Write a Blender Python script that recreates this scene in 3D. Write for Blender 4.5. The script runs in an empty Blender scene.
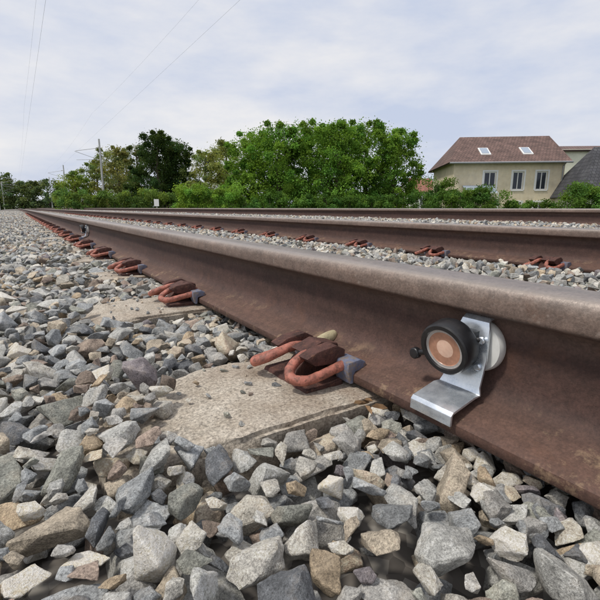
import bpy, bmesh, math, random
import numpy as np
from mathutils import Vector, Matrix, noise as mnoise
random.seed(7); rng=np.random.default_rng(7)
scene=bpy.context.scene
COL=scene.collection
# ------------------------------------------------------------------ helpers
def link(o):
    COL.objects.link(o); return o
def empty(name,loc=(0,0,0),rotz=0):
    e=bpy.data.objects.new(name,None); e.location=loc; e.rotation_euler=(0,0,rotz); e.empty_display_size=0.1
    return link(e)
def smooth(me,ang=35):
    me.polygons.foreach_set('use_smooth',[True]*len(me.polygons))
    me.set_sharp_from_angle(angle=math.radians(ang))
def newmat(name):
    m=bpy.data.materials.new(name); m.use_nodes=True
    nt=m.node_tree; b=nt.nodes['Principled BSDF']
    return m,nt,b
def N(nt,t,**kw):
    n=nt.nodes.new(t)
    for k,v in kw.items(): setattr(n,k,v)
    return n
def ramp(nt,fac,stops,interp='LINEAR'):
    r=nt.nodes.new('ShaderNodeValToRGB'); r.color_ramp.interpolation=interp
    els=r.color_ramp.elements
    while len(els)<len(stops): els.new(0.5)
    for e,(p,c) in zip(els,stops):
        e.position=p; e.color=(c,c,c,1) if isinstance(c,(int,float)) else (*c,1)
    if fac is not None: nt.links.new(fac,r.inputs[0])
    return r
def mixc(nt,fac,a,b,mode='MIX'):
    m=nt.nodes.new('ShaderNodeMix'); m.data_type='RGBA'; m.blend_type=mode
    for inp,v in ((0,fac),(6,a),(7,b)):
        if isinstance(v,bpy.types.NodeSocket): nt.links.new(v,m.inputs[inp])
        elif inp==0: m.inputs[0].default_value=v
        else: m.inputs[inp].default_value=(*v,1) if len(v)==3 else v
    return m.outputs[2]
def mathmul(nt,a,bv):
    n=N(nt,'ShaderNodeMath',operation='MULTIPLY')
    nt.links.new(a,n.inputs[0])
    if isinstance(bv,bpy.types.NodeSocket): nt.links.new(bv,n.inputs[1])
    else: n.inputs[1].default_value=bv
    return n.outputs[0]
def noise_n(nt,vec,scale,detail=6,rough=0.6):
    n=N(nt,'ShaderNodeTexNoise'); n.inputs['Scale'].default_value=scale
    n.inputs['Detail'].default_value=detail; n.inputs['Roughness'].default_value=rough
    if vec is not None: nt.links.new(vec,n.inputs['Vector'])
    return n.outputs['Fac']
def bump(nt,b,h,strength,dist,prev=None):
    n=N(nt,'ShaderNodeBump'); n.inputs['Strength'].default_value=strength; n.inputs['Distance'].default_value=dist
    nt.links.new(h,n.inputs['Height'])
    if prev is not None: nt.links.new(prev,n.inputs['Normal'])
    nt.links.new(n.outputs[0],b.inputs['Normal']); return n.outputs[0]
def simple(name,col,rough=0.6,metal=0.0,var=0.25,scale=20,bs=0.3,bd=0.002,space='Object',wear=None,wlo=.55,whi=.62):
    m,nt,b=newmat(name)
    tc=N(nt,'ShaderNodeTexCoord'); v=tc.outputs[space]
    n=noise_n(nt,v,scale,4); n2=noise_n(nt,v,scale*6,4)
    lo=tuple(c*(1-var) for c in col); hi=tuple(min(1,c*(1+var)) for c in col)
    r=ramp(nt,n,[(0.3,lo),(0.7,hi)])
    c=mixc(nt,0.25,r.outputs[0],n2,'OVERLAY')
    if wear:
        wn=ramp(nt,noise_n(nt,v,scale*2.2,6,.7),[(wlo,0),(whi,1)])
        c=mixc(nt,mathmul(nt,wn.outputs[0],.85),c,wear)
    nt.links.new(c,b.inputs['Base Color'])
    b.inputs['Roughness'].default_value=rough; b.inputs['Metallic'].default_value=metal
    if bs>0: bump(nt,b,n2,bs,bd)
    return m
# geometry accumulators -------------------------------------------------
class MB:
    def __init__(s): s.v=[];s.f=[];s.m=[]
    def add(s,vs,fs,mi=0):
        o=len(s.v); s.v+= [tuple(x) for x in vs]; s.f+=[tuple(i+o for i in f) for f in fs]; s.m+=[mi]*len(fs)
    def box(s,x0,x1,y0,y1,z0,z1,mi=0):
        v=[(x0,y0,z0),(x1,y0,z0),(x1,y1,z0),(x0,y1,z0),(x0,y0,z1),(x1,y0,z1),(x1,y1,z1),(x0,y1,z1)]
        s.add(v,[(0,3,2,1),(4,5,6,7),(0,1,5,4),(1,2,6,5),(2,3,7,6),(3,0,4,7)],mi)
    def prism(s,poly,axis,a,b,mi=0):
        def mk(p,t):
            if axis=='y': return (p[0],t,p[1])
            if axis=='x': return (t,p[0],p[1])
            return (p[0],p[1],t)
        n=len(poly); vs=[mk(p,a) for p in poly]+[mk(p,b) for p in poly]
        fs=[tuple(range(n)),tuple(range(2*n-1,n-1,-1))]+[(i,i+n,(i+1)%n+n,(i+1)%n) for i in range(n)]
        s.add(vs,fs,mi)
    def tube(s,pts,rad,seg=10,mi=0,cap=True):
        pts=[Vector(p) for p in pts]; n=len(pts)
        if isinstance(rad,(int,float)): rad=[rad]*n
        t=(pts[1]-pts[0]).normalized(); up=Vector((0,0,1)) if abs(t.z)<0.9 else Vector((1,0,0))
        a=t.cross(up).normalized(); vs=[]
        for i,p in enumerate(pts):
            t=(pts[min(i+1,n-1)]-pts[max(i-1,0)]).normalized()
            a=(a-t*a.dot(t)).normalized(); b=t.cross(a)
            for k in range(seg):
                an=2*math.pi*k/seg; vs.append(p+(a*math.cos(an)+b*math.sin(an))*rad[i])
        fs=[(i*seg+k,i*seg+(k+1)%seg,(i+1)*seg+(k+1)%seg,(i+1)*seg+k) for i in range(n-1) for k in range(seg)]
        if cap: fs+=[tuple(range(seg-1,-1,-1)),tuple(range((n-1)*seg,n*seg))]
        s.add(vs,fs,mi)
    def lathe(s,prof,center,axis='x',seg=48,mi=0):
        c=Vector(center); vs=[]
        for p in prof:
            for k in range(seg):
                an=2*math.pi*k/seg; q=(p[1]*math.cos(an),p[1]*math.sin(an))
                d={'x':(p[0],q[0],q[1]),'y':(q[0],p[0],q[1]),'z':(q[0],q[1],p[0])}[axis]
                vs.append(c+Vector(d))
        o=len(s.v); s.v+=[tuple(x) for x in vs]
        for i in range(len(prof)-1):
            mm=prof[i+1][2] if len(prof[i+1])>2 else mi
            for k in range(seg):
                s.f.append((o+i*seg+k,o+i*seg+(k+1)%seg,o+(i+1)*seg+(k+1)%seg,o+(i+1)*seg+k)); s.m.append(mm)
    def obj(s,name,mats,parent=None,sm=35,bevel=0,recalc=True):
        me=bpy.data.meshes.new(name); me.from_pydata(s.v,[],s.f)
        for m in mats: me.materials.append(m)
        me.polygons.foreach_set('material_index',s.m)
        if recalc or bevel:
            bm=bmesh.new(); bm.from_mesh(me)
            bmesh.ops.recalc_face_normals(bm,faces=bm.faces)
            if bevel:
                es=[e for e in bm.edges if len(e.link_faces)==2 and e.calc_face_angle(0)>0.5]
                bmesh.ops.bevel(bm,geom=es,offset=bevel,segments=2,affect='EDGES',profile=0.6,material=-1)
            bm.to_mesh(me); bm.free()
        if sm: smooth(me,sm)
        o=bpy.data.objects.new(name,me); link(o)
        if parent: o.parent=parent
        return o
def catmull(P,n=6):
    P=[Vector(p) for p in P]; Q=[P[0]*2-P[1]]+P+[P[-1]*2-P[-2]]; out=[]
    for i in range(1,len(Q)-2):
        for k in range(n):
            t=k/n; a,b,c,d=Q[i-1:i+3]
            out.append(0.5*((2*b)+(c-a)*t+(2*a-5*b+4*c-d)*t*t+(3*b-a-3*c+d)*t**3))
    out.append(P[-1]); return out

# ------------------------------------------------------------------ camera
TH=math.radians(32.68); PH=math.radians(12.0)
cam=bpy.data.cameras.new('camera'); co=link(bpy.data.objects.new('camera',cam))
co.location=(0,0,0.262); co.rotation_euler=(math.pi/2-PH,0,-TH)
cam.sensor_width=36; cam.lens=25.98; cam.clip_start=0.01; cam.clip_end=5000
scene.camera=co
def P(a,d,z=0):   # ground position from bearing offset a and depth d (m)
    s=d/442.7
    return Vector((s*(442.7*math.sin(TH)+math.cos(TH)*a), s*(442.7*math.cos(TH)-math.sin(TH)*a), z))
# ------------------------------------------------------------------ world + sun
SUN_EL=math.radians(60); SUN_AZ=math.radians(-80)
w=bpy.data.worlds.new('World'); scene.world=w; w.use_nodes=True
nt=w.node_tree; bg=nt.nodes['Background']
sky=N(nt,'ShaderNodeTexSky',sky_type='NISHITA',sun_disc=False,sun_elevation=SUN_EL,sun_rotation=SUN_AZ)
sky.dust_density=3.0
sc=mixc(nt,1.0,sky.outputs[0],(0.10,0.10,0.10),'MULTIPLY')
tc=N(nt,'ShaderNodeTexCoord'); mp=N(nt,'ShaderNodeMapping'); mp.inputs['Scale'].default_value=(1,1,3.0)
nt.links.new(tc.outputs['Generated'],mp.inputs[0])
cn=noise_n(nt,mp.outputs[0],1.9,6,0.58)
cl=ramp(nt,cn,[(0.36,(0.64,0.71,0.88)),(0.60,(0.96,0.95,0.96))])
fin=mixc(nt,0.90,sc,cl.outputs[0]); nt.links.new(fin,bg.inputs[0]); bg.inputs[1].default_value=0.95
sl=bpy.data.lights.new('sun','SUN'); sl.energy=2.5; sl.angle=math.radians(8); sl.color=(1,0.95,0.87)
so=link(bpy.data.objects.new('sun',sl))
sd=Vector((math.sin(SUN_AZ)*math.cos(SUN_EL),math.cos(SUN_AZ)*math.cos(SUN_EL),math.sin(SUN_EL)))
so.rotation_euler=sd.to_track_quat('Z','Y').to_euler(); so.location=(0,0,20)
scene.view_settings.view_transform='Standard'; scene.view_settings.look='None'; scene.view_settings.exposure=0

# ------------------------------------------------------------------ layout constants
R1,R2,R3,R4=0.467,1.972,4.60,6.105
S0,SS=0.545,0.655
def Tz(x):
    return float(np.interp(x,[-6,-4,-2.4,-1.0,0.0,0.2,0.40,0.53,0.9,1.6,1.9,2.05,3.0,3.9,4.5,6.3,7.4,9.5],
                             [-.9,-.55,-.06,0.006,0.006,-.008,-.006,0.0,0.018,0.018,0.004,0.0,0.04,0.10,0.11,0.11,0.06,-0.8]))
# ------------------------------------------------------------------ ground
def ground():
    xs=[-1500,-200,-60,-20,-6,-4,-2.4,-1.0,0,0.2,0.4,0.53,0.9,1.6,1.9,2.05,3.0,3.9,4.5,6.3,7.4,9.5,14,30,80,300,1500]
    ys=[-300,-40,-5,0,3,8,20,50,120,300,800,2500]
    v=[];f=[]
    for y in ys:
        for x in xs: v.append((x,y,(Tz(max(-6,min(9.5,x))) if -6<=x<=9.5 else -0.9)-0.05))
    n=len(xs)
    for j in range(len(ys)-1):
        for i in range(n-1): f.append((j*n+i,j*n+i+1,(j+1)*n+i+1,(j+1)*n+i))
    me=bpy.data.meshes.new('ground'); me.from_pydata(v,[],f)
    m,nt,b=newmat('ground_gravel_grass')
    g=N(nt,'ShaderNodeNewGeometry'); pos=g.outputs['Position']
    sep=N(nt,'ShaderNodeSeparateXYZ'); nt.links.new(pos,sep.inputs[0])
    vo=N(nt,'ShaderNodeTexVoronoi'); vo.inputs['Scale'].default_value=60; nt.links.new(pos,vo.inputs['Vector'])
    bw=N(nt,'ShaderNodeRGBToBW'); nt.links.new(vo.outputs['Color'],bw.inputs[0])
    gc=ramp(nt,bw.outputs[0],[(0.1,(0.07,0.062,0.055)),(0.5,(0.14,0.125,0.11)),(0.9,(0.24,0.225,0.20))])
    gr=ramp(nt,noise_n(nt,pos,0.7,8),[(0.3,(0.03,0.06,0.015)),(0.7,(0.08,0.12,0.03))])
    mr=N(nt,'ShaderNodeMapRange'); nt.links.new(sep.outputs[0],mr.inputs[0]); mr.inputs[1].default_value=7.6; mr.inputs[2].default_value=9.0
    mr2=N(nt,'ShaderNodeMapRange'); nt.links.new(sep.outputs[0],mr2.inputs[0]); mr2.inputs[1].default_value=-4; mr2.inputs[2].default_value=-5
    ad=N(nt,'ShaderNodeMath',operation='MAXIMUM'); nt.links.new(mr.outputs[0],ad.inputs[0]); nt.links.new(mr2.outputs[0],ad.inputs[1])
    nt.links.new(mixc(nt,ad.outputs[0],gc.outputs[0],gr.outputs[0]),b.inputs['Base Color'])
    b.inputs['Roughness'].default_value=0.95
    bump(nt,b,vo.outputs['Distance'],0.8,-0.01)
    me.materials.append(m); link(bpy.data.objects.new('ground',me))
ground()

# ------------------------------------------------------------------ rails
def rail_material():
    m,nt,b=newmat('rusty_rail_steel')
    tc=N(nt,'ShaderNodeTexCoord'); ob=tc.outputs['Object']
    sep=N(nt,'ShaderNodeSeparateXYZ'); nt.links.new(ob,sep.inputs[0])
    dv=N(nt,'ShaderNodeMath',operation='DIVIDE'); nt.links.new(sep.outputs[2],dv.inputs[0]); dv.inputs[1].default_value=0.172
    nlow=noise_n(nt,ob,9,5,0.6)
    ml=N(nt,'ShaderNodeMath',operation='MULTIPLY_ADD'); nt.links.new(nlow,ml.inputs[0]); ml.inputs[1].default_value=0.10; nt.links.new(dv.outputs[0],ml.inputs[2])
    su=N(nt,'ShaderNodeMath',operation='SUBTRACT'); nt.links.new(ml.outputs[0],su.inputs[0]); su.inputs[1].default_value=0.05
    base=ramp(nt,su.outputs[0],[(0.0,(0.070,0.036,0.027)),(0.13,(0.110,0.060,0.044)),(0.24,(0.072,0.038,0.030)),(0.6,(0.056,0.029,0.023)),(0.76,(0.108,0.070,0.055)),(0.90,(0.165,0.118,0.095)),(0.965,(0.24,0.19,0.16))])
    mp=N(nt,'ShaderNodeMapping'); mp.inputs['Scale'].default_value=(30,3,30); nt.links.new(ob,mp.inputs[0])
    st=noise_n(nt,mp.outputs[0],1.0,6,0.7)
    fine=noise_n(nt,ob,300,4,0.7); mid=noise_n(nt,ob,48,6,0.68)
    c=mixc(nt,0.6,base.outputs[0],ramp(nt,st,[(0.3,0.28),(0.7,0.72)]).outputs[0],'OVERLAY')
    c=mixc(nt,0.6,c,ramp(nt,mid,[(0.3,0.28),(0.7,0.72)]).outputs[0],'OVERLAY')
    c=mixc(nt,0.45,c,ramp(nt,fine,[(0.3,0.15),(0.7,0.85)]).outputs[0],'OVERLAY')
    rf=ramp(nt,noise_n(nt,ob,14,6,0.7),[(0.56,0),(0.74,1)])
    c=mixc(nt,mathmul(nt,rf.outputs[0],0.35),c,(0.15,0.068,0.038))
    hd=ramp(nt,dv.outputs[0],[(0.76,0),(0.82,1)])
    sp=ramp(nt,noise_n(nt,ob,120,4,0.6),[(0.60,0),(0.70,1)])
    c=mixc(nt,mathmul(nt,mathmul(nt,hd.outputs[0],sp.outputs[0]),0.4),c,(0.32,0.27,0.23))
    gcn=ramp(nt,dv.outputs[0],[(0.955,0),(0.975,1),(0.988,1),(0.996,0.25)])
    c=mixc(nt,mathmul(nt,gcn.outputs[0],0.55),c,(0.42,0.37,0.33))  # bright edge shine along the gauge corner, painted into the colour
    lowm=ramp(nt,dv.outputs[0],[(0.12,1),(0.26,0)])
    dm=ramp(nt,noise_n(nt,ob,20,7,0.75),[(0.55,0),(0.66,1)])
    c=mixc(nt,mathmul(nt,mathmul(nt,lowm.outputs[0],dm.outputs[0]),0.8),c,(0.32,0.22,0.135))
    nt.links.new(c,b.inputs['Base Color'])
    top=ramp(nt,dv.outputs[0],[(0.955,0),(0.985,1)])
    rr=ramp(nt,dv.outputs[0],[(0.70,0.75),(0.93,0.5),(0.985,0.34)])
    nt.links.new(rr.outputs[0],b.inputs['Roughness'])
    nt.links.new(mathmul(nt,top.outputs[0],0.6),b.inputs['Metallic'])
    p=bump(nt,b,mid,0.3,0.004); bump(nt,b,fine,0.5,0.0010,p)
    return m
RAILM=rail_material()
half=[(0,.172),(.012,.1718),(.022,.1708),(.029,.1688),(.0330,.1655),(.0350,.1610),(.0356,.156),(.0366,.141),(.0364,.1380),(.0345,.1360),(.022,.1320),(.0145,.1280),(.0105,.1215),(.0090,.113),(.0083,.095),(.0083,.07),(.0095,.055),(.0125,.0445),(.019,.0365),(.029,.0305),(.045,.0245),(.062,.0185),(.0725,.0145),(.0748,.0125),(.075,.0095),(.075,.002),(.0735,0)]
prof=half+[(-x,z) for x,z in reversed(half) if x>0]
def rail(x,z,y0=-4,y1=260):
    ys=[y0]+list(np.linspace(y0+1,y1,40)); n=len(prof)
    v=[(px,y,pz) for y in ys for px,pz in prof]; f=[]
    for j in range(len(ys)-1):
        for i in range(n): f.append((j*n+i,j*n+(i+1)%n,(j+1)*n+(i+1)%n,(j+1)*n+i))
    f.append(tuple(range(n)))
    me=bpy.data.meshes.new('steel_rail'); me.from_pydata(v,[],f); me.materials.append(RAILM)
    bm=bmesh.new(); bm.from_mesh(me); bmesh.ops.recalc_face_normals(bm,faces=bm.faces); bm.to_mesh(me); bm.free()
    smooth(me,40)
    o=bpy.data.objects.new('steel_rail',me); o.location=(x,0,z); link(o)
rail(R1,0.008); rail(R2,0.008); rail(R3,0.083); rail(R4,0.083)

# ------------------------------------------------------------------ sleepers
def concrete():
    m,nt,b=newmat('weathered_concrete')
    g=N(nt,'ShaderNodeNewGeometry'); pos=g.outputs['Position']
    n1=noise_n(nt,pos,14,7,0.7); n2=noise_n(nt,pos,230,5,0.8); n3=noise_n(nt,pos,5,5,0.6)
    c=ramp(nt,n1,[(0.28,(0.25,0.205,0.155)),(0.48,(0.40,0.35,0.285)),(0.72,(0.54,0.49,0.415))]).outputs[0]
    c=mixc(nt,0.85,c,ramp(nt,n2,[(0.32,0.08),(0.68,0.92)]).outputs[0],'OVERLAY')
    st=ramp(nt,n3,[(0.5,0),(0.7,1)])
    c=mixc(nt,mathmul(nt,st.outputs[0],0.35),c,(0.24,0.165,0.11))
    sx=N(nt,'ShaderNodeSeparateXYZ'); nt.links.new(pos,sx.inputs[0])
    mrr=N(nt,'ShaderNodeMapRange'); nt.links.new(sx.outputs[0],mrr.inputs[0]); mrr.inputs[1].default_value=0.24; mrr.inputs[2].default_value=0.40; mrr.inputs[4].default_value=0.9
    rw=ramp(nt,noise_n(nt,pos,30,6,.7),[(.4,0.1),(.62,1)])
    c=mixc(nt,mathmul(nt,mrr.outputs[0],mathmul(nt,rw.outputs[0],0.55)),c,(0.20,0.12,0.075))
    vo=N(nt,'ShaderNodeTexVoronoi'); vo.inputs['Scale'].default_value=120; nt.links.new(pos,vo.inputs['Vector'])
    pit=ramp(nt,vo.outputs['Distance'],[(0.10,0.35),(0.22,1)])
    c=mixc(nt,0.5,c,pit.outputs[0],'MULTIPLY')
    nt.links.new(c,b.inputs['Base Color']); b.inputs['Roughness'].default_value=0.92
    p=bump(nt,b,n1,0.6,0.012); p=bump(nt,b,n2,0.6,0.0022,p); bump(nt,b,vo.outputs['Distance'],0.3,0.001,p)
    return m
CONC=concrete()
def sleeper_mesh(L,W,H,seed):
    bm=bmesh.new(); bmesh.ops.create_cube(bm,size=1)
    bmesh.ops.scale(bm,vec=(L,W,H),verts=bm.verts)
    bmesh.ops.translate(bm,vec=(0,0,-H/2),verts=bm.verts)
    for v in bm.verts:
        if v.co.z>-0.01: v.co.y*=0.93
        if v.co.z>-0.01 and v.co.x<0: v.co.x+=0.03
    bmesh.ops.bevel(bm,geom=bm.edges[:],offset=0.006,segments=2,affect='EDGES')
    for _ in range(6):
        es=[e for e in bm.edges if e.calc_length()>0.013]
        if not es: break
        bmesh.ops.subdivide_edges(bm,edges=es,cuts=1,use_grid_fill=True)
    bmesh.ops.triangulate(bm,faces=bm.faces)
    for v in bm.verts:
        q=v.co+Vector((seed*3.1,seed,0))
        edge=min(1,max(0,(abs(v.co.y)-W*0.40)/(W*0.07)))
        n=mnoise.fractal(q*20,1.0,2.0,4); n2=mnoise.fractal(q*75,1.0,2.0,3)
        v.co.z+= n*0.0020+n2*0.0010
        d=max(0,n+0.15)*0.016*edge
        v.co.y-= math.copysign(d,v.co.y); v.co.z-= d*0.7 if v.co.z>-0.03 else 0
        if v.co.x<-L*0.5+0.20 and v.co.z>-0.1: v.co.z-= (-L*0.5+0.20-v.co.x)*0.10
    me=bpy.data.meshes.new('concrete_sleeper'); bm.to_mesh(me); bm.free(); me.materials.append(CONC); smooth(me,50)
    return me
SM=[sleeper_mesh(0.92,0.262,0.2,i+1) for i in range(3)]
# ------------------------------------------------------------------ rail fastening
PAINT=simple('red_painted_spring_steel',(0.35,0.125,0.088),0.6,0,0.45,60,0.5,0.0012,wear=(0.13,0.055,0.038),wlo=.51,whi=.62)
RUST=simple('dark_rust_iron',(0.080,0.034,0.027),0.8,0,0.55,60,0.8,0.003,wear=(0.17,0.075,0.045),wlo=.54,whi=.68)
INS=simple('grey_blue_insulator',(0.15,0.17,0.25),0.6,0,0.35,50,0.5,0.0015,wear=(0.22,0.17,0.13),wlo=.46,whi=.60)
CREAM=simple('cream_rubber_pad',(0.50,0.44,0.28),0.7,0,0.3,50,0.5,0.0015,wear=(0.26,0.19,0.12),wlo=.54,whi=.68)
def clip_mesh(lo=False):
    mb=MB(); sg=8 if lo else 16; nn=3 if lo else 7
    for s in (1,-1):
        k=.010 if s>0 else 0
        pts=[(0.018,.018*s,.031),(-0.012,.020*s,.040),(-0.045,.021*s,.044),(-0.074-k,.026*s,.033),(-0.088-k,.040*s,.024),(-0.082-k,.056*s,.020),(-0.058,.063*s,.022),(-0.026,.063*s,.028),(0.002,.062*s,.032),(0.016,.060*s,.030)]
        mb.tube(catmull(pts,nn),0.0075,sg,0)
        y0=(.030 if s>0 else -.052); y1=y0+.024
        top=[(-.066,.047),(-.046,.055),(-.012,.060),(0.006,.050),(0.004,.036),(-.02,.031),(-.05,.034)]
        mb.prism(top,'y',y0,y1,1)
    mb.prism([(-.068,0),(-.060,.018),(-.045,.032),(-.012,.038),(-.004,.030),(-.002,.0),],'y',-.016,.016,1)
    mb.prism([(-.074,-.002),(-.070,.004),(-.006,.007),(-.003,-.002)],'y',-.060,.064,1)
    mb.prism([(-.040,.040),(-.055,.048),(-.020,.060),(.012,.052),(.014,.044),(-.01,.040)],'y',-.026,.010,1)
    mb.prism([(-.006,.005),(-.012,.026),(-.010,.039),(.012,.041),(.022,.036),(.024,.0275),(.002,.0230),(-.0005,.005)],'y',-.080,-.044,2)
    mb.prism([(-.002,.004),(-.008,.026),(.000,.031),(.030,.0285),(.032,.0268),(.002,.0230),(-.0005,.004)],'y',.034,.074,2)
    o=mb.obj('tmpclip',[PAINT,RUST,INS],bevel=0 if lo else 0.0026)
    me=o.data; bpy.data.objects.remove(o)
    if not lo:
        for v in me.vertices:
            if v.co.z>.003: v.co+=mnoise.noise_vector(v.co*140)*0.0010
    return me
CL=clip_mesh(); CLlo=clip_mesh(True)
def pad():
    mb=MB(); pts=catmull([(.006,.030,.034),(.022,.034,.037),(.044,.038,.041),(.056,.040,.046)],5)
    n=len(pts); mb.tube(pts,[.011*math.sin(math.pi*(.15+.7*i/(n-1)))**.7 for i in range(n)],12,0); return mb.obj('rubber_pad',[CREAM])
ys1=[S0+SS*k for k in range(-2,34)]
ys2=[0.98+0.61*k for k in range(-3,36)]
for k,y in enumerate(ys1):
    o=link(bpy.data.objects.new('concrete_sleeper',SM[k%3])); o.location=(0.02+0.46,y,0.0)
    c=link(bpy.data.objects.new('rail_fastening',CL if y<4 else CLlo)); c.location=(R1-.075,y,0.001)
    c.rotation_euler=(0,0,math.radians(random.uniform(-4,4)))
    c2=link(bpy.data.objects.new('rail_fastening',CLlo)); c2.location=(R1+.075,y,0.001); c2.rotation_euler=(0,0,math.pi)
p=pad(); p.location=(R1-.075,S0,0.001)
for k,y in enumerate(ys2):
    o=link(bpy.data.objects.new('concrete_sleeper',SM[(k+1)%3])); o.location=(R2+0.0,y,0.0)
    c=link(bpy.data.objects.new('rail_fastening',CLlo)); c.location=(R2-.075,y,0.001); c.rotation_euler=(0,0,math.radians(random.uniform(-5,5)))
    c2=link(bpy.data.objects.new('rail_fastening',CLlo)); c2.location=(R2+.075,y,0.001); c2.rotation_euler=(0,0,math.pi)

# ------------------------------------------------------------------ ballast
def stone_mat():
    m,nt,b=newmat('crushed_stone')
    at=N(nt,'ShaderNodeAttribute',attribute_name='col',attribute_type='INSTANCER')
    g=N(nt,'ShaderNodeNewGeometry'); pos=g.outputs['Position']
    n1=noise_n(nt,pos,42,5,0.65); n2=noise_n(nt,pos,520,4,0.8); n3=noise_n(nt,pos,120,5,0.75)
    c=at.outputs['Color']
    c=mixc(nt,0.8,c,ramp(nt,n1,[(0.25,0.22),(0.75,0.78)]).outputs[0],'OVERLAY')
    c=mixc(nt,0.6,c,ramp(nt,n3,[(0.3,0.22),(0.7,0.78)]).outputs[0],'OVERLAY')
    c=mixc(nt,0.85,c,ramp(nt,n2,[(0.3,0.1),(0.7,0.9)]).outputs[0],'OVERLAY')
    du=ramp(nt,n1,[(0.50,0),(0.66,1)])
    c=mixc(nt,mathmul(nt,du.outputs[0],0.28),c,(0.43,0.355,0.265))
    nt.links.new(c,b.inputs['Base Color']); b.inputs['Roughness'].default_value=0.9
    p=bump(nt,b,n3,0.75,0.006); p=bump(nt,b,n2,0.7,0.0016,p)
    return m
STONE=stone_mat()
def stone(i,detail):
    r=random.Random(100+i); bm=bmesh.new()
    sx,sy,sz=1.0,r.uniform(.62,.92),r.uniform(.42,.74)
    for _ in range(r.randint(9,15)):
        v=Vector((r.gauss(0,1),r.gauss(0,1),r.gauss(0,1))).normalized()*r.uniform(.80,1.12)
        bm.verts.new((v.x*sx,v.y*sy,v.z*sz))
    h=bmesh.ops.convex_hull(bm,input=bm.verts)
    bmesh.ops.delete(bm,geom=[g for g in h['geom_interior'] if isinstance(g,bmesh.types.BMVert)],context='VERTS')
    bmesh.ops.dissolve_limit(bm,angle_limit=math.radians(16),verts=bm.verts,edges=bm.edges)
    bmesh.ops.bevel(bm,geom=bm.edges[:],offset=0.035,segments=1,affect='EDGES',clamp_overlap=True)
    bmesh.ops.triangulate(bm,faces=bm.faces)
    if detail:
        for _ in range(4):
            es=[e for e in bm.edges if e.calc_length()>0.15]
            if not es: break
            bmesh.ops.subdivide_edges(bm,edges=es,cuts=1); bmesh.ops.triangulate(bm,faces=[f for f in bm.faces if len(f.verts)>3])
        for v in bm.verts:
            q=v.co+Vector((i*7.3,0,0))
            n=mnoise.fractal(q*1.9,1.0,2.0,3); n2=mnoise.fractal(q*6.0,0.9,2.0,3)
            rd=1-abs(mnoise.noise(q*2.6))*2
            v.co*=1+0.09*n+0.020*n2-0.05*max(0,rd-.4)
    me=bpy.data.meshes.new(f'ballast_stone_{i}'); bm.to_mesh(me); bm.free()
    me.materials.append(STONE); smooth(me,33 if detail else 25)
    return bpy.data.objects.new(f'ballast_stone_{i:02d}',me)
chi=bpy.data.collections.new('ballast_stones_fine'); clo=bpy.data.collections.new('ballast_stones_coarse')
NV=30
for i in range(NV): chi.objects.link(stone(i,True))
for i in range(14): clo.objects.link(stone(50+i,False))
PAL=np.array([(.35,.37,.385),(.26,.275,.285),(.45,.455,.44),(.58,.565,.52),(.50,.435,.345),(.36,.285,.24),(.42,.335,.235),(.15,.16,.175),(.33,.34,.305),(.41,.405,.39),(.25,.225,.24),(.64,.61,.54),(.25,.20,.165)])
PAL=PAL*np.array([1.04,1.02,.99])
PW=np.array([.16,.11,.16,.14,.11,.045,.045,.06,.07,.11,.025,.06,.03]); PW=PW/PW.sum()
def scatter(name,pts,rad,coll,nvar,flat=True):
    n=len(pts); pts=np.asarray(pts,dtype=np.float32); rad=np.asarray(rad,dtype=np.float32)
    me=bpy.data.meshes.new(name); me.vertices.add(n); me.vertices.foreach_set('co',pts.ravel())
    tilt=0.35 if flat else 0.6
    rot=np.stack([rng.normal(0,tilt,n),rng.normal(0,tilt,n),rng.uniform(0,6.28,n)],1).astype(np.float32)
    scl=(rad[:,None]*rng.uniform(.9,1.12,(n,3))).astype(np.float32)
    a=me.attributes.new('rot','FLOAT_VECTOR','POINT'); a.data.foreach_set('vector',rot.ravel())
    a=me.attributes.new('scl','FLOAT_VECTOR','POINT'); a.data.foreach_set('vector',scl.ravel())
    a=me.attributes.new('idx','INT','POINT'); a.data.foreach_set('value',rng.integers(0,nvar,n).astype(np.int32))
    c=PAL[rng.choice(len(PAL),n,p=PW)]*rng.uniform(.70,1.20,(n,1))
    c=np.concatenate([c,np.ones((n,1))],1).astype(np.float32)
    a=me.attributes.new('col','FLOAT_COLOR','POINT'); a.data.foreach_set('color',c.ravel())
    o=link(bpy.data.objects.new(name,me))
    g=bpy.data.node_groups.new('scatter','GeometryNodeTree')
    g.interface.new_socket('Geometry',in_out='INPUT',socket_type='NodeSocketGeometry')
    g.interface.new_socket('Geometry',in_out='OUTPUT',socket_type='NodeSocketGeometry')
    gi=g.nodes.new('NodeGroupInput'); go=g.nodes.new('NodeGroupOutput')
    ip=g.nodes.new('GeometryNodeInstanceOnPoints'); ci=g.nodes.new('GeometryNodeCollectionInfo')
    ci.inputs['Collection'].default_value=coll; ci.inputs['Separate Children'].default_value=True; ci.inputs['Reset Children'].default_value=True
    def na(nm,t):
        x=g.nodes.new('GeometryNodeInputNamedAttribute'); x.data_type=t; x.inputs[0].default_value=nm
        return [s for s in x.outputs if s.enabled and s.name=='Attribute'][0]
    er=g.nodes.new('FunctionNodeEulerToRotation'); g.links.new(na('rot','FLOAT_VECTOR'),er.inputs[0])
    g.links.new(gi.outputs[0],ip.inputs['Points']); g.links.new(ci.outputs[0],ip.inputs['Instance'])
    ip.inputs['Pick Instance'].default_value=True
    g.links.new(na('idx','INT'),ip.inputs['Instance Index'])
    g.links.new(er.outputs[0],ip.inputs['Rotation']); g.links.new(na('scl','FLOAT_VECTOR'),ip.inputs['Scale'])
    g.links.new(ip.outputs[0],go.inputs[0])
    md=o.modifiers.new('scatter','NODES'); md.node_group=g
    return o
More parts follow.
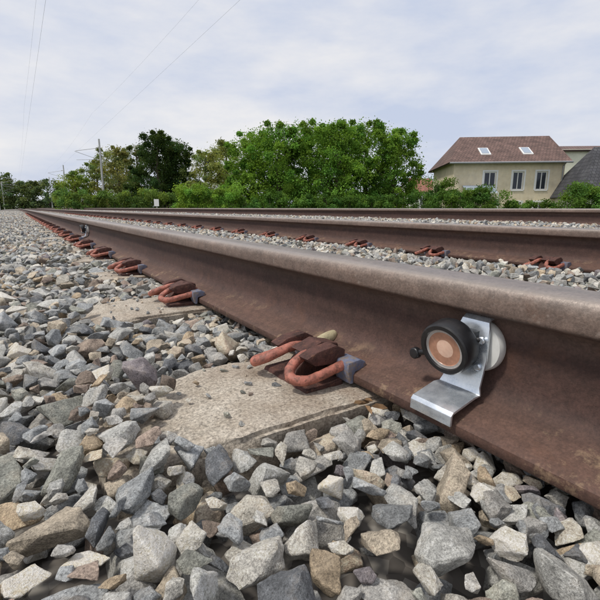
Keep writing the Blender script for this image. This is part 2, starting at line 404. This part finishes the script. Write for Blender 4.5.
def heap():
    X0,X1,Y0,Y1=-0.95,0.392,-0.30,3.4; cs=0.004
    nx=int((X1-X0)/cs); ny=int((Y1-Y0)/cs)
    xs=X0+(np.arange(nx)+.5)*cs; ys=Y0+(np.arange(ny)+.5)*cs
    GX,GY=np.meshgrid(xs,ys,indexing='ij')
    Tn=np.vectorize(Tz)(xs)[:,None]+0*GY
    Tn=Tn+0.008*np.sin(GX*9+1)*np.sin(GY*7.3)+0.006*np.sin(GX*17+GY*13)
    near=np.clip((0.50-GY)/0.2,0,1)*np.clip((GX-0.02)/0.1,0,1); Tn-=0.004*near
    H=Tn-0.055; T=Tn.copy()
    for k,y in enumerate(ys1):
        m=(np.abs(GY-y)<0.128)&(GX>0.04)
        H[m]=np.maximum(H[m],-0.002- np.clip(0.22-GX[m],0,1)*0.10)
        lim={2:0.13,3:0.10,4:0.19}.get(k,0.235)
        m2=m&(GX>lim+0.03*np.sin(GY*31+k)); T[m2]=-1
        T[m&~m2]=0.020
    pts=[];rad=[]
    N_=62000
    for it in range(N_):
        r=float(np.clip(rng.lognormal(math.log(.0205),.30),.011,.038))
        if it>N_*0.55: r=float(rng.uniform(.008,.017))
        cx=rng.uniform(X0+.045,X1-r*0.85)
        if it%6==0: cx=X1-r*rng.uniform(.85,2.5)
        cy=rng.uniform(Y0+.045,Y1-.045)
        if it%4==1: cx=rng.uniform(-.45,X1-r*.85); cy=rng.uniform(.1,.9)
        best=None; k=int(r/cs)+1
        for c in range(4):
            x=cx+(rng.uniform(-.02,.02) if c else 0); y=cy+(rng.uniform(-.02,.02) if c else 0)
            x=min(max(x,X0+.045),X1-r*0.85); y=min(max(y,Y0+.045),Y1-.045)
            i=int((x-X0)/cs); j=int((y-Y0)/cs)
            i0,i1=max(0,i-k),min(nx,i+k+1); j0,j1=max(0,j-k),min(ny,j+k+1)
            dx=(xs[i0:i1]-x)[:,None]; dy=(ys[j0:j1]-y)[None,:]
            d2=(dx*dx+dy*dy)/(r*r*0.80); ok=d2<1
            b=0.60*r*np.sqrt(np.clip(1-d2,0,1))
            z=float(np.where(ok,H[i0:i1,j0:j1]+b,-9).max())
            if best is None or z<best[0]: best=(z,x,y,i,j,i0,i1,j0,j1,b,ok)
        z,x,y,i,j,i0,i1,j0,j1,b,ok=best
        z-=0.2*r
        if z>T[min(i,nx-1),min(j,ny-1)]+0.002: continue
        sub=H[i0:i1,j0:j1]; sub[ok]=np.maximum(sub[ok],(z+b)[ok])
        pts.append((x,y,z)); rad.append(r)
    for y in ys1[2:6]:
        for _ in range(18):
            r=rng.uniform(.0025,.007); x=rng.uniform(.14,.36); pts.append((x,y+rng.uniform(-.11,.11),r*.4)); rad.append(r)
    ya=np.array(ys1)
    for x in np.arange(.350,.56,.020):
        for y in np.arange(-.3,3.4,.022):
            yy=y+rng.uniform(-.008,.008)
            if np.abs(ya-yy).min()<0.135: continue
            r=rng.uniform(.012,.019); pts.append((x+rng.uniform(-.007,.007),yy,-.001-r*.75-rng.uniform(0,.008))); rad.append(r)
    return pts,rad
hp,hr=heap()
print('heap stones',len(hp))
scatter('ballast',hp,np.array(hr)*1.14,chi,NV)
def bed(x0,x1,y0,y1,sp,r0,r1,layers=2,keep=lambda x,y:True,zoff=0):
    pts=[];rad=[]
    for l in range(layers):
        s=sp*(1 if l==0 else 1.2)
        for x in np.arange(x0,x1,s):
            for y in np.arange(y0,y1,s):
                xx=x+rng.uniform(-.45,.45)*s; yy=y+rng.uniform(-.45,.45)*s
                if not keep(xx,yy): continue
                r=rng.uniform(r0,r1)
                z=Tz(xx)+0.008*math.sin(xx*9+yy*5)+rng.uniform(-.010,.005)-0.014+l*0.014+zoff
                pts.append((xx,yy,z)); rad.append(r)
    return pts,rad
pp=[];rr=[]
def addbed(*a,**k):
    p,r=bed(*a,**k); pp.extend(p); rr.extend(r)
def nosl(ys):
    ya=np.array(ys)
    return lambda x,y: np.abs(ya-y).min()>0.135
ns1=nosl(ys1); ns2=nosl(ys2)
addbed(-3.0,0.37,3.4,12,.038,.018,.029,keep=lambda x,y: x<0.2+0.06*math.sin(y*3) or (ns1(x,y) and x<.375))
addbed(-3.0,-0.93,-1.0,3.4,.046,.022,.034)
addbed(-3.5,0.37,12,45,.070,.030,.040,layers=1,keep=lambda x,y: x<0.25 or ns1(x,y))
addbed(0.56,1.88,-0.3,10,.036,.018,.029,keep=lambda x,y: (ns1(x,y) or x>0.75) and (ns2(x,y) or x<1.80) )
addbed(0.56,1.86,10,40,.060,.026,.036,layers=1)
addbed(2.06,4.50,-1.0,9,.040,.020,.031,keep=lambda x,y: x>2.25 or ns2(x,y))
addbed(2.06,4.50,9,40,.065,.028,.040,layers=1)
addbed(4.68,6.02,-1,14,.060,.026,.038,layers=1)
scatter('ballast',pp,rr,clo,14,flat=False)
print('field stones',len(pp))

# ------------------------------------------------------------------ sensor device
ZINC,nt_,b_=newmat('zinc_plated_steel')
tcz=N(nt_,'ShaderNodeTexCoord'); nz=noise_n(nt_,tcz.outputs['Object'],60,5,0.6); nz2=noise_n(nt_,tcz.outputs['Object'],400,3,0.6)
cz=mixc(nt_,.35,ramp(nt_,nz,[(0.3,(0.56,0.62,0.69)),(0.7,(0.82,0.87,0.92))]).outputs[0],nz2,'OVERLAY')
nt_.links.new(cz,b_.inputs['Base Color'])
nt_.links.new(ramp(nt_,nz,[(0.3,0.20),(0.7,0.36)]).outputs[0],b_.inputs['Roughness']); b_.inputs['Metallic'].default_value=0.75
bump(nt_,b_,nz2,.15,.0004)
WHITE=simple('white_plastic',(0.72,0.72,0.69),0.4,0,0.10,30,0.05,0.0005,wear=(0.50,0.45,0.38),wlo=.60,whi=.75)
BLACK=simple('black_plastic',(0.014,0.014,0.016),0.38,0,0.3,60,0.15,0.0005,wear=(0.05,0.045,0.04),wlo=.58,whi=.75)
COPPER=simple('copper_lens',(0.45,0.235,0.155),0.3,0.0,0.22,60,0.1,0.0005)
PEACH_HIGHLIGHT=simple('peach_lens_highlight',(0.80,0.53,0.40),0.35,0,0.12,60,0.05,0.0005)  # highlight in the middle of the lens, painted as a paler spot
GREYR=simple('grey_ring',(0.50,0.47,0.45),0.4,0.3,0.2,60,0.05,0.0005)
def sensor(y):
    e=empty('rail_sensor',(R1-.0083,y,0))
    mb=MB()
    mb.lathe([(0,0.0),(0,.0305),(-.003,.032),(-.009,.032),(-.0125,.0305),(-.013,.0)],(0,-.011,.101),'x',56,0)
    mb.obj('magnet_puck',[WHITE],e,sm=30)
    t=.0016
    path=[(-.074,.0205,.030),(-.0735,.0325,.030),(-.071,.0355,.030),(-.055,.0395,.030),(-.034,.0450,.030),(-.0285,.048,.029),(-.0260,.056,.026),(-.0205,.090,.022),(-.0165,.126,.020),(-.0150,.1320,.018),(-.011,.1355,.017),(-.004,.1365,.017)]
    vs=[];fs=[]
    P2=[Vector((p[0],p[1])) for p in path]
    for i,p in enumerate(path):
        d=(P2[min(i+1,len(P2)-1)]-P2[max(i-1,0)]).normalized(); nrm=Vector((-d.y,d.x))
        cy=0.0 if p[1]<.047 else -0.004
        if p[1]>.06: cy=-.010
        for (s,q) in ((-1,1),(1,1),(1,-1),(-1,-1)):
            o=P2[i]+nrm*t*q; vs.append((o.x,cy+s*p[2],o.y))
    n=len(path)
    for i in range(n-1):
        for k in range(4): fs.append((i*4+k,i*4+(k+1)%4,(i+1)*4+(k+1)%4,(i+1)*4+k))
    fs+=[(0,1,2,3),(4*n-1,4*n-2,4*n-3,4*n-4)]
    mb=MB(); mb.add(vs,fs,0); mb.obj('bracket',[ZINC],e,sm=40,bevel=.0006)
    head=empty('sensor_head',(-.030,.006,.103)); head.parent=e; head.rotation_euler=(0,math.radians(-12),math.radians(4))
    mb=MB()
    mb.lathe([(.004,0),(.004,.025),(.001,.031),(-.003,.0328),(-.020,.0328),(-.0235,.0322),(-.025,.0305),(-.025,.0258),(-.0225,.0248),(-.0220,.0238,1),(-.0220,.0216,1),(-.0212,.0210,2),(-.0205,.0112,2),(-.0207,.0104,3),(-.0207,.0,3)],(0,0,0),'x',72,0)
    mb.obj('housing_and_lens',[BLACK,GREYR,COPPER,PEACH_HIGHLIGHT],head,sm=30)
    mb=MB()
    mb.prism([(-.031,.088),(-.019,.084),(-.017,.122),(-.031,.120)],'y',-.018,.008,0)
    mb.tube([(-.040,.034,.086),(-.042,.052,.079)],[.004,.004],12,0)
    mb.lathe([(-.0045,0),(-.0045,.0062),(-.003,.0075),(.003,.0075),(.0045,.0062),(.0045,0)],(-.043,.055,.078),'x',20,0)
    mb.tube([(-.030,-.018,.112),(-.024,-.026,.114)],[.0035,.0035],10,0)
    mb.obj('hinge_and_knob',[BLACK],e,sm=35,bevel=.0006)
    mb=MB()
    for (yy,zz) in ((-.026,.113),(-.024,.080)):
        mb.lathe([(-.014,.0),(-.0235,.0028),(-.0245,.0035),(-.0255,.0044),(-.0270,.0044),(-.0280,.0035),(-.0280,0)],(0,yy,zz),'x',18,0)
    mb.obj('screws',[ZINC],e,sm=30)
sensor(0.315); sensor(3.78)

# ------------------------------------------------------------------ a few dry leaves by the rail foot
LEAFD=simple('dry_leaf',(0.20,0.12,0.06),0.8,0,0.4,60,0.3,0.001)
mb=MB()
for i in range(5):
    x,y=random.choice([(0.37,0.40),(0.36,0.38)]); x+=random.uniform(-.02,.008); y+=random.uniform(-.02,.03)
    z=random.uniform(.004,.012); a=random.uniform(0,6.28); L=random.uniform(.007,.012); Wd=L*.35
    M=Matrix.Translation((x,y,z))@Matrix.Rotation(a,4,'Z')@Matrix.Rotation(random.uniform(-.7,.7),4,'X')@Matrix.Rotation(random.uniform(-.5,.5),4,'Y')
    v=[M@Vector(q) for q in ((-L,0,0),(-L*.3,Wd,.003),(L*.5,Wd*.8,.004),(L,0,.001),(L*.4,-Wd,.004),(-L*.4,-Wd*.9,.003),(0,0,-.001))]
    mb.add(v,[(0,1,6),(1,2,6),(2,3,6),(3,4,6),(4,5,6),(5,0,6)])
mb.obj('dry_leaves',[LEAFD],recalc=False)

# ------------------------------------------------------------------ trees
def leaf_mat(name):
    m,nt,b=newmat(name); nt.nodes.remove(b)
    at=N(nt,'ShaderNodeAttribute',attribute_name='lc')
    d=N(nt,'ShaderNodeBsdfDiffuse'); t=N(nt,'ShaderNodeBsdfTranslucent'); mx=N(nt,'ShaderNodeMixShader'); mx.inputs[0].default_value=0.38
    nt.links.new(at.outputs['Color'],d.inputs[0]); nt.links.new(mixc(nt,1.0,at.outputs['Color'],(1.4,1.35,0.6),'MULTIPLY'),t.inputs[0])
    nt.links.new(d.outputs[0],mx.inputs[1]); nt.links.new(t.outputs[0],mx.inputs[2])
    nt.links.new(mx.outputs[0],nt.nodes['Material Output'].inputs[0]); return m
LM=leaf_mat('leaves'); BARK=simple('bark',(0.10,0.075,0.055),0.9,0,0.4,6,0.6,0.02)
def leaves_obj(name,blobs,per,size,col,parent=None,var=.35,aspect=0.6):
    nb=len(blobs); B=np.array(blobs)
    n=nb*per; bi=np.repeat(np.arange(nb),per)
    d=rng.normal(size=(n,3)); d/=np.linalg.norm(d,axis=1,keepdims=True)
    rr_=rng.uniform(.25,1.15,n)**0.6
    stray=rng.uniform(size=n)<.14; rr_=np.where(stray,rng.uniform(1.0,1.55,n),rr_)
    lump=1+0.22*np.sin(d[:,0]*5+bi)*np.sin(d[:,1]*6+bi*1.7)+0.15*np.sin(d[:,2]*9+bi*.6)
    c=B[bi,:3]+d*(B[bi,3]*rr_*lump)[:,None]*np.array([1,1,.8])
    u=rng.normal(size=(n,3)); u/=np.linalg.norm(u,axis=1,keepdims=True)
    nn=d+0.9*rng.normal(size=(n,3))+np.array([0,0,.4]); v=np.cross(nn,u); v/=np.linalg.norm(v,axis=1,keepdims=True)
    u=np.cross(v,nn); u/=np.linalg.norm(u,axis=1,keepdims=True)
    s=(size*rng.uniform(.55,1.2,n))[:,None]
    V=np.stack([c-u*s,c+v*s*aspect,c+u*s,c-v*s*aspect],1).reshape(-1,3)
    me=bpy.data.meshes.new(name); me.vertices.add(4*n); me.vertices.foreach_set('co',V.astype(np.float32).ravel())
    me.loops.add(4*n); me.loops.foreach_set('vertex_index',np.arange(4*n,dtype=np.int32))
    me.polygons.add(n); me.polygons.foreach_set('loop_start',np.arange(0,4*n,4,dtype=np.int32)); me.polygons.foreach_set('loop_total',np.full(n,4,dtype=np.int32))
    me.update(calc_edges=True)
    bc=rng.uniform(1-var,1+var,nb)[bi]*rng.uniform(.7,1.35,n)
    hue=rng.uniform(-.15,.15,nb)[bi]
    C=np.stack([col[0]*bc*(1+hue),col[1]*bc,col[2]*bc*(1-hue),np.ones(n)],1)
    C=np.repeat(C,4,0).astype(np.float32)
    a=me.attributes.new('lc','FLOAT_COLOR','CORNER'); a.data.foreach_set('color',C.ravel())
    me.materials.append(LM); o=link(bpy.data.objects.new(name,me))
    if parent: o.parent=parent
    return o
def tree(name,loc,h,r,col,nblob=34,per=420,size=.13,low=.12,base=-0.95,conical=False,sparse=1.0):
    e=empty(name,(loc.x,loc.y,base)); H=h-base
    mb=MB(); tr=0.035*H
    tp=[(0,0,-.2),(random.uniform(-.1,.1),.05,H*.3),(random.uniform(-.2,.2),random.uniform(-.2,.2),H*.6),(0,0,H*.92)]
    tpc=catmull(tp,4); mb.tube(tpc,list(np.linspace(tr,tr*.18,len(tpc))),8)
    blobs=[]
    for i in range(nblob):
        f=(i+.5)/nblob; z=H*(low+(0.97-low)*f)
        if conical: env=r*(1.05-f)**.75*1.1
        else: env=r*math.sqrt(max(.06,1-((f-.42)/.62)**2))
        an=i*2.4+random.uniform(-.6,.6); q=math.sqrt(random.uniform(.10,1))*env*.82
        br=r*random.uniform(.20,.36)*(0.75 if conical else 1)
        z=min(z,H-br*.75)
        p=(q*math.cos(an),q*math.sin(an),z); blobs.append((*p,br))
        if i%2==0:
            zs=max(H*.12,z-q*.7-.2); mb.tube(catmull([(0,0,zs),(p[0]*.5,p[1]*.5,(zs+z)/2-.05),p],3),list(np.linspace(tr*.30,tr*.05,7)),5)
    mb.obj('trunk_and_limbs',[BARK],e)
    for i in range(int(nblob*1.8)):
        b=random.choice(blobs[:nblob]); a=random.uniform(0,6.28); el=random.uniform(-.3,1.3)
        blobs.append((b[0]+b[3]*math.cos(a)*math.cos(el)*1.1,b[1]+b[3]*math.sin(a)*math.cos(el)*1.1,min(b[2]+b[3]*math.sin(el)*1.0,H),b[3]*random.uniform(.25,.42)))
    leaves_obj('leaves',blobs,int(per*.62*sparse),size,col,e)
def bush(name,a0,a1,d,h0,h1,col,n=26,per=260,size=.09,z0=-.9):
    A=P(a0,d);B=P(a1,d); c=(A+B)/2; e=empty(name,(c.x,c.y,z0)); blobs=[]; mb=MB()
    for i in range(n):
        t=(i+.5)/n; p=A.lerp(B,t)-c; hh=random.uniform(h0,h1)-z0
        for q in range(3):
            z=random.uniform(.25,.9)*hh if q else hh*.85
            r_=random.uniform(.12,.28)*hh*.7; blobs.append((p.x+random.uniform(-.6,.6),p.y+random.uniform(-.7,.7),z,r_))
        mb.tube([(p.x,p.y,-.1),(p.x+random.uniform(-.3,.3),p.y,hh*.8)],[.03,.008],5)
    mb.obj('stems',[BARK],e); leaves_obj('leaves',blobs,per,size,col,e)
def zt(y,d): return .262+(208-y)/443*d
G1=(0.15,0.275,0.05); G2=(0.19,0.26,0.065); GD=(0.050,0.083,0.028); GO=(0.22,0.26,0.095)
for a,d,yt,r in ((-46,41,138,2.8),(-20,39,130,3.2),(10,42,128,3.4),(38,39,129,3.3),(66,41,128,3.2),(92,40,136,2.8)):
    tree('chestnut_tree',P(a,d),zt(yt,d),r,G1,50,540,.092,low=.05)
tree('yew_tree',P(-138,46),zt(138,46),3.2,GD,46,560,.10,low=.05)
tree('yew_tree',P(-122,48),zt(144,48),2.6,GD,40,520,.10,low=.05)
tree('birch_tree',P(-92,44),zt(152,44),2.8,GO,38,360,.09,low=.06)
tree('birch_tree',P(-72,52),zt(146,52),3.0,GO,38,360,.10,low=.06)
tree('birch_tree',P(-180,56),zt(150,56),3.0,(0.20,0.22,0.09),38,360,.11,low=.05)
tree('birch_tree',P(-160,62),zt(148,62),3.2,(0.16,0.19,0.08),38,360,.11,low=.05)
tree('maple_tree',P(-224,62),zt(174,62),3.0,G2,30,320,.12,low=.05)
tree('maple_tree',P(-200,66),zt(162,66),3.2,(0.19,0.23,.08),32,320,.12,low=.05)
for i,(a,yt) in enumerate(((-330,168),(-312,174),(-296,175),(-281,182),(-265,184),(-250,180))):
    tree('poplar_tree',P(a,120),zt(yt,120),4.8,(0.13,0.18,0.085),20,220,.26,low=.05)
bush('shrub_hedge',-240,-60,36,zt(200,36),zt(187,36),(0.14,0.22,.06),44,260,.08)
bush('shrub_hedge',-120,-66,33,zt(194,33),zt(181,33),(0.19,0.32,.06),16,360,.07)
bush('shrub_hedge',-60,160,33,zt(200,33),zt(190,33),(0.10,0.19,.045),44,260,.07)
bush('ivy_shrub',133,150,26,zt(190,26),zt(174,26),(0.11,0.20,.045),8,360,.055)
bush('ivy_shrub',150,200,25,zt(196,25),zt(184,25),(0.11,0.20,.045),14,320,.055)
bush('ivy_shrub',200,250,25,zt(204,25),zt(198,25),(0.11,0.20,.045),14,220,.055)
bush('laurel_shrub',264,330,24,zt(194,24),zt(183,24),(0.12,0.22,.05),18,360,.055)
bl=[]
for a in np.arange(-420,420,7):
    p=P(a,190)
    for q in range(2): bl.append((p.x+random.uniform(-3,3),p.y+random.uniform(-3,3),random.uniform(-.5,2.6),random.uniform(1.6,2.6)))
leaves_obj('distant_trees',bl,120,.45,(0.12,0.165,0.10))

# ------------------------------------------------------------------ houses
def tile_mat(name,c0,c1):
    m,nt,b=newmat(name); tc=N(nt,'ShaderNodeTexCoord'); uv=tc.outputs['UV']
    br=N(nt,'ShaderNodeTexBrick'); br.inputs['Scale'].default_value=1; br.inputs['Brick Width'].default_value=.24; br.inputs['Row Height'].default_value=.30; br.inputs['Mortar Size'].default_value=.018
    br.inputs['Color1'].default_value=(*c0,1); br.inputs['Color2'].default_value=(*c1,1); br.inputs['Mortar'].default_value=(c0[0]*.35,c0[1]*.35,c0[2]*.35,1)
    nt.links.new(uv,br.inputs['Vector'])
    n=noise_n(nt,tc.outputs['Object'],1.3,6)
    nt.links.new(mixc(nt,.8,br.outputs[0],ramp(nt,n,[(.3,.28),(.7,.72)]).outputs[0],'OVERLAY'),b.inputs['Base Color']); b.inputs['Roughness'].default_value=.8
    bump(nt,b,br.outputs['Fac'],-.6,.03); return m
TILE=tile_mat('brown_roof_tiles',(0.125,0.075,0.062),(0.18,0.11,0.092))
SLATE=tile_mat('dark_slate',(0.045,0.045,0.052),(0.075,0.075,0.08))
REDT=tile_mat('red_roof_tiles',(0.28,0.11,0.08),(0.36,0.16,0.11))
BEIGE=simple('beige_render',(0.74,0.64,0.46),.9,0,.12,.8,.2,.01,wear=(0.58,0.50,0.37),wlo=.5,whi=.75)
CREAMW=simple('cream_render',(0.76,0.77,0.62),.9,0,.10,1.2,.2,.01)
WWALL=simple('white_render',(0.72,0.70,0.66),.9,0,.08,1.2,.2,.01)
FRAME=simple('white_window_frame',(0.78,0.78,0.76),.5,0,.05,8,0,0)
GL,ntg,bgm=newmat('window_glass'); bgm.inputs['Base Color'].default_value=(.03,.035,.045,1); bgm.inputs['Roughness'].default_value=.08
GLB,ntg,bgm=newmat('skylight_glass'); bgm.inputs['Base Color'].default_value=(.30,.36,.44,1); bgm.inputs['Roughness'].default_value=.12
PIPE=simple('zinc_gutter',(0.35,0.36,0.37),.5,.6,.1,8,0,0)
def roof_faces(parent,faces,mat,name='roof',th=.12):
    me=bpy.data.meshes.new(name); v=[];f=[];uv=[]
    for fc in faces:
        o=len(v); pts=[Vector(p) for p in fc]; v+=pts; f.append(tuple(range(o,o+len(pts))))
        ex=(pts[1]-pts[0]).normalized(); nn=ex.cross(pts[2]-pts[0]).normalized(); ey=nn.cross(ex)
        uv+=[((p-pts[0]).dot(ex),(p-pts[0]).dot(ey)) for p in pts]
    me.from_pydata(v,[],f); ul=me.uv_layers.new(name='UVMap')
    ul.data.foreach_set('uv',[c for q in uv for c in q]); me.materials.append(mat)
    o=link(bpy.data.objects.new(name,me)); o.parent=parent
    sd_=o.modifiers.new('thick','SOLIDIFY'); sd_.thickness=th; sd_.offset=-1
def wall_with_openings(parent,x0,x1,z0,z1,y,wins,mat,t=.3,name='front_wall'):
    xs=sorted({x0,x1,*[q for w_ in wins for q in (w_[0],w_[1])]}); zs=sorted({z0,z1,*[q for w_ in wins for q in (w_[2],w_[3])]})
    mb=MB(); v={};vs=[];fs=[]
    def vid(i,j):
        if (i,j) not in v: v[(i,j)]=len(vs); vs.append((xs[i],y,zs[j]))
        return v[(i,j)]
    for i in range(len(xs)-1):
        for j in range(len(zs)-1):
            cx=(xs[i]+xs[i+1])/2; cz=(zs[j]+zs[j+1])/2
            if any(w_[0]<cx<w_[1] and w_[2]<cz<w_[3] for w_ in wins): continue
            fs.append((vid(i,j),vid(i+1,j),vid(i+1,j+1),vid(i,j+1)))
    mb.add(vs,fs); mb.obj(name,[mat],parent,sm=0,recalc=False)
    for (a,b,c,d) in wins:
        m2=MB()
        m2.add([(a,y,c),(b,y,c),(b,y,d),(a,y,d),(a,y+.18,c),(b,y+.18,c),(b,y+.18,d),(a,y+.18,d)],[(0,1,5,4),(1,2,6,5),(2,3,7,6),(3,0,4,7)])
        m2.obj('reveal',[mat],parent,sm=0)
        g=MB(); g.add([(a,y+.15,c),(b,y+.15,c),(b,y+.15,d),(a,y+.15,d)],[(0,1,2,3)]); g.obj('window_glass',[GL],parent,sm=0,recalc=False)
        fr=MB(); w=.08
        fr.box(a,a+w,y+.09,y+.145,c,d); fr.box(b-w,b,y+.09,y+.145,c,d)
        fr.box(a+w,b-w,y+.09,y+.145,c,c+w); fr.box(a+w,b-w,y+.09,y+.145,d-w,d)
        fr.box((a+b)/2-.03,(a+b)/2+.03,y+.095,y+.14,c+w,d-w); fr.box(a-.05,b+.05,y-.06,y-.002,c-.08,c-.01)
        fr.box(a-.12,a-.003,y-.02,y-.002,c-.0,d+.12); fr.box(b+.003,b+.12,y-.02,y-.002,c-.0,d+.12); fr.box(a-.003,b+.003,y-.02,y-.002,d+.003,d+.12)
        fr.obj('window_frame',[FRAME],parent,sm=0)
d=34; c=P(205,d); hb=empty('beige_house',(c.x,c.y,0),-TH+math.radians(-6))
W2=4.0; ev=3.75; g0=-1.0; D=8.0
wins=[(.35,1.15,1.6,2.95),(2.05,2.85,1.6,2.95),(-1.75,-.85,1.6,2.95),(.35,1.15,-.6,.7),(2.05,2.85,-.6,.7)]
wall_with_openings(hb,-W2,W2,g0,ev,0,wins,BEIGE)
rz=ev+2.3; ez=ev-.12; o_=.45
mb=MB(); mb.add([(-W2,0,g0),(-W2,D,g0),(-W2,D,ev),(-W2,0,ev),(W2,0,g0),(W2,D,g0),(W2,D,ev),(W2,0,ev),(W2,D/2,rz-.2)],[(0,1,2,3),(4,7,8,6,5),(1,5,6,2)]); mb.obj('side_walls',[BEIGE],hb,sm=0)
roof_faces(hb,[[(-W2-o_,-o_,ez),(W2+.3,-o_,ez),(W2+.3,D/2,rz),(-W2+1.2,D/2,rz)],
               [(-W2-o_,D+o_,ez),(-W2-o_,-o_,ez),(-W2+1.2,D/2,rz)],
               [(W2+.3,D+o_,ez),(-W2-o_,D+o_,ez),(-W2+1.2,D/2,rz),(W2+.3,D/2,rz)]],TILE)
sl_=(rz-ez)/(D/2+o_)
mb=MB()
for x0 in (-1.9,1.2):
    y0,y1=.7,1.8; z0,z1=ez+sl_*(y0+o_)+.06,ez+sl_*(y1+o_)+.06
    mb.add([(x0,y0,z0),(x0+.75,y0,z0),(x0+.75,y1,z1),(x0,y1,z1),(x0,y0,z0-.1),(x0+.75,y0,z0-.1),(x0+.75,y1,z1-.1),(x0,y1,z1-.1)],[(0,1,2,3),(0,4,5,1),(1,5,6,2),(3,2,6,7),(0,3,7,4)],0)
    mb.add([(x0+.1,y0+.1,z0+.075),(x0+.65,y0+.1,z0+.075),(x0+.65,y1-.1,z1-.025),(x0+.1,y1-.1,z1-.025)],[(0,1,2,3)],1)
mb.obj('skylights',[FRAME,GLB],hb,sm=0,recalc=False)
mb=MB(); mb.tube([(-W2-o_,-o_-.06,ez-.06),(W2+.3,-o_-.06,ez-.06)],.07,8); mb.tube([(W2-.15,-.08,g0),(W2-.15,-.08,ez-.3),(W2-.15,-o_,ez-.1)],.045,8); mb.obj('gutter',[PIPE],hb)
mb=MB(); mb.add([(-3.3,-1.6,1.35),(-1.1,-1.6,1.35),(-1.1,-.02,1.95),(-3.3,-.02,1.95)],[(0,1,2,3)],0)
mb.tube([(-3.3,-1.6,g0),(-3.3,-1.6,1.33)],.05,6,1); mb.tube([(-1.1,-1.6,g0),(-1.1,-1.6,1.33)],.05,6,1); mb.tube([(-3.3,-1.6,1.32),(-1.1,-1.6,1.32)],.04,6,1)
mb.obj('glass_canopy',[GLB,FRAME],hb,sm=0,recalc=False)
c=P(276,39); hc=empty('cream_house',(c.x,c.y,0),-TH+math.radians(-4))
wall_with_openings(hc,-1.9,4,g0,5.2,0,[(2.2,3.0,2.6,3.9)],CREAMW)
mb=MB(); mb.add([(-1.9,0,g0),(-1.9,7,g0),(-1.9,7,5.2),(-1.9,0,5.2)],[(0,1,2,3)]); mb.obj('side_walls',[CREAMW],hc,sm=0)
roof_faces(hc,[[(-2.1,-.3,5.1),(4.2,-.3,5.1),(4.2,3.5,5.9),(-2.1,3.5,5.9)],[(4.2,7.3,5.1),(-2.1,7.3,5.1),(-2.1,3.5,5.9),(4.2,3.5,5.9)]],TILE)
c=P(366,28); hd=empty('slate_roof_house',(c.x,c.y,0),-TH+math.radians(-8))
W3=4.6
wall_with_openings(hd,-W3,W3,g0,1.1,0,[(-3.2,-2.2,-.2,.8)],CREAMW)
mb=MB(); mb.add([(-W3,0,g0),(-W3,7,g0),(-W3,7,1.1),(-W3,0,1.1)],[(0,1,2,3)]); mb.obj('side_walls',[CREAMW],hd,sm=0)
roof_faces(hd,[[(-W3-.4,-.4,1.0),(W3,-.4,1.0),(W3,3.2,4.4),(-W3+1.4,3.2,4.4)],[(-W3-.4,7,1.0),(-W3-.4,-.4,1.0),(-W3+1.4,3.2,4.4)],[(W3,7,1.0),(-W3-.4,7,1.0),(-W3+1.4,3.2,4.4),(W3,3.2,4.4)]],SLATE)
c=P(127,75); he=empty('white_house',(c.x,c.y,0),-TH+.3)
wall_with_openings(he,-2.2,2.2,g0,3.0,0,[(-1.4,-.5,.8,2.0),(.5,1.4,.8,2.0)],WWALL)
mb=MB(); mb.add([(-2.2,0,g0),(-2.2,6,g0),(-2.2,6,3),(-2.2,0,3),(-2.2,3,5.2)],[(0,1,2,4,3)]); mb.obj('side_walls',[WWALL],he,sm=0)
roof_faces(he,[[(-2.4,-.3,2.9),(2.4,-.3,2.9),(2.4,3,5.3),(-2.4,3,5.3)],[(2.4,6.3,2.9),(-2.4,6.3,2.9),(-2.4,3,5.3),(2.4,3,5.3)]],REDT)

# ------------------------------------------------------------------ masts, wires, sign
GALV=simple('galvanised_mast',(0.50,0.50,0.49),.6,.2,.12,4,0,0)
DARKM=simple('weathered_wire',(0.34,0.35,0.36),.6,.3,.1,4,0,0)
def mast(x,y,h,side):
    e=empty('catenary_mast',(x,y,-.6)); H=h+.6; mb=MB()
    mb.tube([(0,0,0),(0,0,H)],[.15,.10],10)
    mb.tube([(0,0,H-1.0),(side*2.6,0,H-1.5)],.03,6); mb.tube([(0,0,H-2.4),(side*2.7,0,H-1.55)],.025,6); mb.tube([(0,0,H-2.3),(side*2.6,0,H-2.5)],.02,6)
    for z in (H-1.0,H-2.4): mb.lathe([(side*.2,.03),(side*.22,.08),(side*.30,.05),(side*.34,.08),(side*.42,.03)],(0,0,z),'x',10)
    mb.obj('pole_and_cantilever',[GALV],e)
mast(9.1,58,8.2,-1); mast(8.4,96,8.2,-1); mast(8.2,135,8.2,-1); mast(8.2,180,8.2,-1)
mast(-2.4,92,6.6,1); mast(-2.5,140,7,1)
mb=MB()
for xc in (1.22,5.35):
    for (hh,sag,r_) in ((5.4,0,.0025),(6.9,.5,.002)):
        for y0 in range(-14,186,50):
            pts=[(xc,y0+50*t,hh-sag*4*t*(1-t)) for t in np.linspace(0,1,11)]
            mb.tube(pts,r_,4,cap=False)
mb.obj('overhead_wires',[DARKM],sm=0)
c=P(-143,31); e=empty('trackside_sign',(c.x,c.y,-.6),-TH)
mb=MB(); mb.tube([(0,0,-.2),(0,0,1.3)],.03,8); mb.obj('post',[GALV],e)
mb=MB(); mb.prism([(-.17,.98),(.17,.98),(.17,1.46),(-.17,1.46)],'y',-.05,-.033); mb.obj('plate',[FRAME],e,bevel=.004,sm=0)
print('done')
